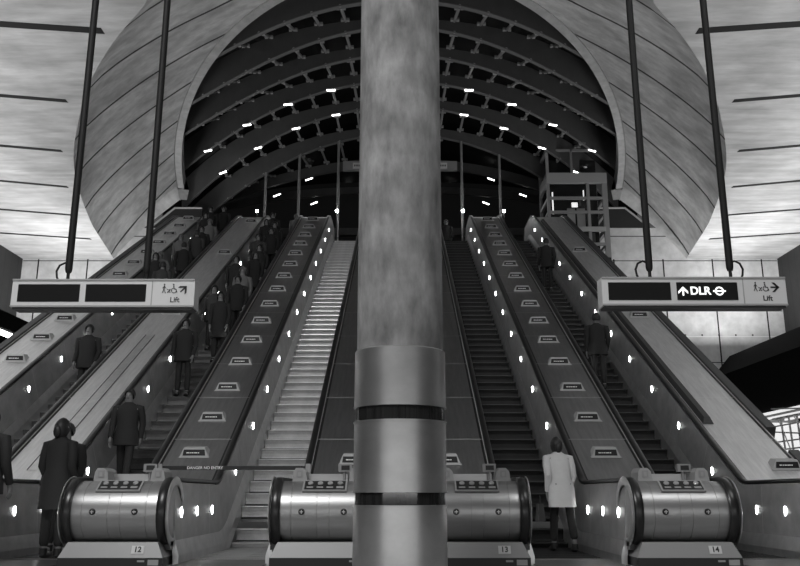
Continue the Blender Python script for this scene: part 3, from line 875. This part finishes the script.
bar('car_base', xa+.3, xb-.4, LY+.25, LY+.8, fx(0,244).z, fx(0,231).z, 'darkgrey')

# ------------------------------------------------------------------ side structures below the ceiling
fb = empty('shop_canopy', (13, 27, 4), 'large dark sloping canopy over the lit shop at the right edge', 'canopy')
mb = MB()
x1_, zt1 = at_y(732,355,WY-.3).x, at_y(732,355,WY-.3).z
mb.add([(x1_,WY-.02,zt1),(x1_,8,zt1),(x1_-.9,8,zt1-1.0),(x1_-.9,WY-.02,zt1-1.0),(x1_+.3,8,zt1-2.6),(x1_+.3,WY-.02,zt1-2.6)],
       [(0,1,2,3),(3,2,4,5)])
mb.add([(x1_,WY-.02,zt1),(x1_,8,zt1),(XW-.02,8,zt1+.02),(XW-.02,WY-.02,zt1+.02)], [(0,1,2,3)])
mb.add([(x1_+.3,WY-.02,zt1-2.6),(x1_+.3,8,zt1-2.6),(XW-.02,8,zt1-2.6),(XW-.02,WY-.02,zt1-2.6)], [(0,1,2,3)])
mb.build('fascia_panel', M['fascia'], fb)
for i in range(5):
    mb = MB(); mb.box((x1_+.22+i*.4, 9, zt1-2.72-i*.01),(x1_+.26+i*.4,WY-.5,zt1-2.62)); mb.build('ceiling_batten', M['alu'] if i%2 else M['glow'], fb)
mb = MB(); mb.box((x1_+.5,WY-1.2,0),(XW-.1,WY-1.1,zt1-2.9)); mb.build('lit_panel', M['glow'], fb)
lat = empty('tube_lattice', (13.6, 26, 0), 'bright white lattice of crossing tubes glimpsed at the right frame edge', 'lattice')
for i in range(16):
    mb = MB(); y = 20+i*.6
    mb.tube([(13.2,y,0.1),(13.2,y+.25,3.4)], .035, 0, 8); mb.build('upright', M['tubes'], lat)
for i in range(12):
    mb = MB(); z = .4+i*.27; mb.tube([(13.15,19.6,z),(13.15,29.8,z+(.9 if i%3==0 else 0))], .025, 0, 8); mb.build('crossbar', M['tubes'], lat)
for i in range(8):
    mb = MB(); y = 20+i*1.2; mb.tube([(13.1,y,.1),(13.1,y+2.0,3.3)], .02, 0, 8); mb.build('brace', M['tubes'], lat)
ls = empty('shop_soffit', (-15.6, 18, 6), 'dark soffit with two bright light lines at the left frame edge', 'soffit')
a0 = at_y(17,338,24.0); a1 = at_y(12,341,24.0)
mb = MB(); mb.box((-XW+.001, 10, a0.z+.04), (a1.x+.35, WY-.01, a0.z+.5)); mb.box((-XW+.001,10,0),(-XW+.4,WY-.01,a0.z+.04)); mb.build('soffit_board', M['fascia'], ls)
for a in (a0, Vector((a1.x, a1.y, a0.z))):
    mb = MB(); mb.box((a.x-.04, 12, a.z-.03),(a.x+.04,24,a.z+.045)); mb.build('light_tube', M['tube'], ls)

# ------------------------------------------------------------------ people
def skin_mesh(name, nodes, edges, m, sub=1, root=0):
    me = bpy.data.meshes.new(name); me.from_pydata([n[0] for n in nodes], edges, [])
    o = bpy.data.objects.new(name, me); C.objects.link(o)
    sk = o.modifiers.new('s','SKIN'); sk.use_smooth_shade = True
    for i, n in enumerate(nodes):
        d = me.skin_vertices[0].data[i]; r = n[1]; d.radius = r if isinstance(r, tuple) else (r, r); d.use_root = (i == root)
    su = o.modifiers.new('u','SUBSURF'); su.levels = su.render_levels = sub
    dg = bpy.context.evaluated_depsgraph_get(); dg.update()
    out = bpy.data.meshes.new_from_object(o.evaluated_get(dg)); out.materials.clear(); out.materials.append(m)
    for p in out.polygons: p.use_smooth = True
    bpy.data.objects.remove(o); bpy.data.meshes.remove(me); out.name = name
    return out
def make_person(stride=0.0, lean=0.0, coat='cloth_b', trous='cloth_b', hair='hair', coat_len=.78, female=False, bag=None, carry=.12, parts_only=False):
    """figure faces -Y, feet on z = 0"""
    V = lambda x,y,z: (x, y - lean*max(0,z-.9), z)
    sh = .185 if female else .205
    P = {}
    P['pelvis']=V(0,0,.96); P['belly']=V(0,0,1.1); P['chest']=V(0,-.005,1.3); P['neck']=V(0,0,1.46); P['jaw']=V(0,-.015,1.535); P['head']=V(0,-.01,1.62); P['top']=V(0,.0,1.70)
    nodes=[(P['pelvis'],.095),(P['belly'],.105),(P['chest'],.12),(P['neck'],.052),(P['jaw'],.066),(P['head'],.088),(P['top'],.062)]
    edges=[(0,1),(1,2),(2,3),(3,4),(4,5),(5,6)]
    nodes.append((V(0,-.105,1.605),.014)); edges.append((5,7))          # nose
    legs = []; arms = []
    for s in (-1,1):
        st = stride*s
        hip=V(s*.09,0,.92); knee=(s*.1, -st*.55-(.04 if st>0 else .0), .50); ank=(s*.105, -st*1.0 + (0 if st>=0 else .03), .09 if st>=0 else .13); toe=(s*.11, ank[1]-.17, .035 if st>=0 else .03)
        legs.append((hip,knee,ank,toe)); b=len(nodes)
        nodes += [(hip,.07),(knee,.055),(ank,.038),(toe,.03)]; edges += [(0,b),(b,b+1),(b+1,b+2),(b+2,b+3)]
        shd=V(s*sh,.0,1.41); sw=-stride*s
        elb=V(s*(sh+.03), .03 - sw*.25*-1*0 + (sw*-.25), 1.13); wri=V(s*(sh+.015), -carry + sw*-.5, .90)
        pal=V(s*(sh+.01), -carry-.03 + sw*-.5, .835)
        arms.append((shd,elb,wri,pal)); b=len(nodes)
        nodes += [(shd,.048),(elb,.042),(wri,.027),(pal,.032)]; edges += [(2,b),(b,b+1),(b+1,b+2),(b+2,b+3)]
        pb=b+3
        for i,(dy,ln) in enumerate(((-.03,.068),(-.011,.08),(.009,.075),(.028,.058))):
            f=len(nodes); nodes += [((pal[0],pal[1]+dy,pal[2]-.035),.0095),((pal[0]-s*.006,pal[1]+dy-.004,pal[2]-.035-ln*.55),.0085),((pal[0]-s*.026,pal[1]+dy-.01,pal[2]-.035-ln),.007)]
            edges += [(pb,f),(f,f+1),(f+1,f+2)]
        f=len(nodes); nodes += [((pal[0]-s*.02,pal[1]-.04,pal[2]+.005),.010),((pal[0]-s*.035,pal[1]-.055,pal[2]-.03),.0085)]; edges += [(pb,f),(f,f+1)]
    out = [('body', skin_mesh('body', nodes, edges, M['skin'], 1), None)]
    # trousers
    tn=[(P['pelvis'],.1)]; te=[]
    for hip,knee,ank,toe in legs:
        b=len(tn); a2=(ank[0],ank[1],ank[2]+.04)
        tn+=[(hip,.084),(knee,.072),(a2,.062)]; te+=[(0,b),(b,b+1),(b+1,b+2)]
    out.append(('trousers', skin_mesh('trousers', tn, te, M[trous], 1), None))
    # coat: lofted torso plus sleeves
    mb = MB(); rings=[(coat_len,.225,.185),(.95,.212,.172),(1.08,.178,.135),(1.22,.185,.132),(1.36,.195,.125),(1.44,.17,.10),(1.485,.085,.075),(1.50,.07,.065)]
    if female: rings=[(z,a*.9 if z>1 else a*.95,b*.95) for z,a,b in rings]
    n=20; vs=[]
    for z,a,b in rings:
        for k in range(n):
            q=2*math.pi*k/n; vs.append(V(a*math.cos(q), b*math.sin(q)+.0, z))
    mb.add(vs,[(i*n+k,i*n+(k+1)%n,(i+1)*n+(k+1)%n,(i+1)*n+k) for i in range(len(rings)-1) for k in range(n)],0,True)
    mb.add(vs[:n],[tuple(range(n))])
    for shd,elb,wri,pal in arms:
        s = 1 if shd[0]>0 else -1
        mb.tube([(shd[0]-s*.07,shd[1],shd[2]+.0),(shd[0],shd[1],shd[2]-.01),((shd[0]+elb[0])/2+s*.006,(shd[1]+elb[1])/2,(shd[2]+elb[2])/2),elb,((elb[0]+wri[0])/2,(elb[1]+wri[1])/2,(elb[2]+wri[2])/2),wri],[.055,.066,.06,.054,.048,.042],0,12)
    out.append(('coat', mb.mesh('coat', M[coat]), None))
    for hip,knee,ank,toe in legs:
        mb = MB()
        mb.ball((toe[0],ank[1]-.07,.045),.05,0,12,(.95,2.6,.85)); mb.tube([(ank[0],ank[1],.05),(ank[0],ank[1],.13)],.05,0,10)
        out.append(('shoe', mb.mesh('shoe', M['shoe']), None))
    mb = MB(); c=P['head']
    vs=[];fs=[];n=16
    for i in range(7):
        a=math.pi*.74*i/6
        for k in range(n):
            q=2*math.pi*k/n; fr = max(0,-math.sin(q)); aa = min(a, math.pi*.74 - fr*1.25)
            dn = .06*(i/6)*(1-fr) if female else 0
            vs.append((c[0]+.098*math.sin(aa)*math.cos(q), c[1]+.012+.108*math.sin(aa)*math.sin(q), c[2]+.012+.112*math.cos(aa)-dn))
    for i in range(6):
        for k in range(n): fs.append((i*n+k,(i+1)*n+k,(i+1)*n+(k+1)%n,i*n+(k+1)%n))
    mb.add(vs,fs,0,True)
    if female: mb.ball((c[0],c[1]+.1,c[2]-.06),.055,0,12,(1,.8,1.5))
    out.append(('hair', mb.mesh('hair', M[hair]), None))
    mb = MB()
    for s in (-1,1): mb.ball((s*.032,c[1]-.082,c[2]-.005),.008,0,8)
    mb.box((-.024,c[1]-.088,c[2]-.062),(.024,c[1]-.075,c[2]-.055))
    for s in (-1,1): mb.ball((s*.088,c[1]+.01,c[2]-.01),.022,1,8,(.4,.8,1.2))
    out.append(('face', mb.mesh('face', [M['eye'],M['skin']]), None))
    return out, arms
PROTO = {}
for key, kw in dict(
    still_dark=dict(), walk_dark=dict(stride=.2, carry=.05), still_grey=dict(coat='cloth_d', trous='cloth_b', carry=.25),
    still_mid=dict(coat='cloth_m', trous='cloth_d', hair='fairhair', coat_len=.9), fem_dark=dict(female=True, coat_len=.6, hair='hair'),
    fem_mid=dict(female=True, coat='cloth_m', trous='cloth_b', hair='fairhair', stride=.12),
    fem_pale=dict(female=True, coat='cloth_w', trous='cloth_b', stride=.16, coat_len=.66, carry=.16, lean=.22)).items():
    PROTO[key] = make_person(**kw)
def person(kind, x, y, z, rz, label, group='people on the escalators', scale=1.0):
    root = empty('person', (x,y,z), label, 'person', group, rz); root.scale = (scale,)*3
    for nm, me, _ in PROTO[kind][0]:
        o = bpy.data.objects.new(nm, me); C.objects.link(o); o.parent = root
    return root
def on_step(esc, n, kind, rz, dx, label, scale=1.0):
    return person(kind, EX[esc]+dx, YB+.3464*n+.19, .2*n+.011, rz, label, scale=scale)
UP, DN = math.pi, 0
A_ = 'person {} riding the far left escalator, {}'
for n, kind, dx, lab in (
   (13,'still_dark',.15,'lone dark figure low on the far left escalator, behind the hanging sign end'),
   (27,'still_grey',.2,'lowest person of the crowd on the far left escalator, charcoal coat'),
   (30,'still_mid',-.2,'person in grey coat with pale hair low in the far left crowd'),
   (33,'walk_dark',.2,'dark coated walker in the middle of the far left crowd'),
   (36,'fem_mid',-.2,'woman in a grey jacket half way up the far left crowd'),
   (39,'still_dark',.2,'black coated person above the woman in the grey jacket, far left escalator'),
   (42,'still_mid',.2,'pale haired person in grey near the top of the far left escalator'),
   (45,'fem_dark',-.2,'dark haired woman in a long black coat near the top of the far left escalator'),
   (29,'fem_dark',-.22,'dark haired woman in black beside the lowest of the far left crowd'),
   (37,'still_grey',.22,'charcoal coated person just above the woman in the grey jacket, far left'),
   (47,'still_dark',-.2,'black coated person standing left of the highest far left rider'),
   (48,'still_dark',.2,'highest person on the far left escalator, dark coat')):
    on_step('A', n, kind, UP if kind in ('walk_dark','still_grey') else DN, dx, lab, 1+.02*((n*7)%3-1))
for n, kind, dx, lab in (
   (-2,'still_dark',-.1,'dark coated person stepping off the second escalator beside drum 12'),
   (4,'walk_dark',-.25,'black coated walker low on the second escalator, behind drum 12'),
   (14,'still_dark',-.25,'dark figure a third of the way up the second escalator'),
   (19,'fem_dark',.1,'woman in a long black coat on the second escalator, level with the hanging sign'),
   (21,'still_grey',-.22,'charcoal coated person just above the woman in long black on the second escalator'),
   (25,'fem_mid',.2,'woman in grey with pale hair half way up the second escalator'),
   (28,'still_dark',-.2,'black coated person above the pale haired woman, second escalator'),
   (32,'still_dark',.2,'dark figure two thirds up the second escalator'),
   (36,'still_grey',-.1,'charcoal coated person high on the second escalator'),
   (40,'walk_dark',.2,'dark walker near the top of the second escalator'),
   (23,'still_dark',.22,'black coated person between charcoal coat and pale haired woman, second escalator'),
   (30,'fem_dark',.22,'woman in long black two thirds up the second escalator'),
   (38,'still_dark',.2,'black coated person just above the high charcoal coat, second escalator'),
   (42,'fem_dark',-.2,'woman in long black close below the top of the second escalator'),
   (45,'still_dark',-.15,'last dark person below the top of the second escalator')):
    on_step('B', max(n,0), kind, DN, dx, lab, 1+.02*((n*5)%3-1)) if n >= 0 else person(kind, EX['B']+dx, 11.6, .012, DN, lab)
on_step('E', 15, 'still_dark', UP, -.05, 'dark figure low on the rightmost escalator below the sign')
on_step('E', 34, 'still_dark', UP, .1, 'small dark figure high on the rightmost escalator by the lift tower')
person('still_mid', EX['B']+.15, 32.9, HT+.013, DN, 'person in grey standing at the head of the second escalator', 'people on the top landing')
person('still_dark', 1.95, 33.6, HT, DN, 'dark person on the top landing right beside the column', 'people on the top landing')
person('fem_mid', 1.45, 34.1, HT, R(60), 'woman in grey partly hidden by the column on the top landing', 'people on the top landing')
person('still_dark', -5.0, 10.15, .012, R(200), 'black coated person standing at the bottom left frame edge', 'people at the escalator foot')
person('fem_dark', -4.35, 10.9, .012, R(165), 'woman in a long black coat right behind the left end of drum 12', 'people at the escalator foot')
person('walk_dark', -4.72, 9.75, .012, R(170), 'dark walker in the lower left corner close to drum 12', 'people at the escalator foot')
person('fem_pale', 2.30, 12.25, .011, R(188), 'woman in a pale top stepping onto the dark escalator between drums 13 and 14', 'people at the escalator foot', .92)
hb = empty('hand_bag', (1.99, 12.3, .42), 'dark bag hanging from the left hand of the woman in the pale top', 'bag')
mb = MB(); mb.hexa([(-.05,-.15,0),(.05,-.15,0),(.05,.15,0),(-.05,.15,0)], [(-.03,-.12,.24),(.03,-.12,.24),(.03,.12,.24),(-.03,.12,.24)])
o = bpy.data.objects.new('bag_body', mb.mesh('bag_body', M['cloth_d'])); C.objects.link(o); o.parent = hb
mb = MB(); mb.tube([(0,-.07,.23),(0,-.05,.32),(0,0,.35),(0,.05,.32),(0,.07,.23)], .008, 0, 6)
o = bpy.data.objects.new('handle', mb.mesh('handle', M['cloth_b'])); C.objects.link(o); o.parent = hb

# ------------------------------------------------------------------ light
def area(name, loc, rot, sx, sy, power, spread=math.pi):
    l = bpy.data.lights.new(name, 'AREA'); l.shape = 'RECTANGLE'; l.size = sx; l.size_y = sy; l.energy = power; l.spread = spread
    o = bpy.data.objects.new(name, l); C.objects.link(o); o.location = loc; o.rotation_euler = rot; return o
for s in (-1, 1):
    area('wall_uplight', (s*13.6, 31.5, 6.9), (R(180), 0, 0), 3.5, 5, 340)
    area('side_uplight', (s*13.8, 20.0, 6.9), (R(180), R(s*12), 0), 2, 14, 480)
    area('shell_fill_light', (s*10.5, 15.0, 2.2), (R(180), R(s*14), 0), 2.5, 4, 420)  # added fill lamps out of view, brightening the concrete shell from below
area('hall_light', (-4.5, 1.5, CZ-.3), (R(30), R(0), 0), 5, 4, 1250)
area('hall_light', (6, 4.5, CZ-.3), (R(25), 0, 0), 5, 4, 330)
area('drum_highlight_strip', (0, -6, 1.0), (R(90), 0, 0), 26, .3, 260)  # added strip behind the camera, unseen, drawing the highlight line on the drums
area('landing_light', (0, 36, 14), (0, 0, 0), 10, 3, 120)
wd = bpy.data.worlds.new('world'); bpy.context.scene.world = wd; wd.use_nodes = True
wd.node_tree.nodes['Background'].inputs[0].default_value = (.5,.5,.5,1); wd.node_tree.nodes['Background'].inputs[1].default_value = .15
vs_ = bpy.context.scene.view_settings
vs_.view_transform = 'Standard'; vs_.look = 'None'; vs_.gamma = 1; vs_.use_curve_mapping = False; vs_.exposure = 0
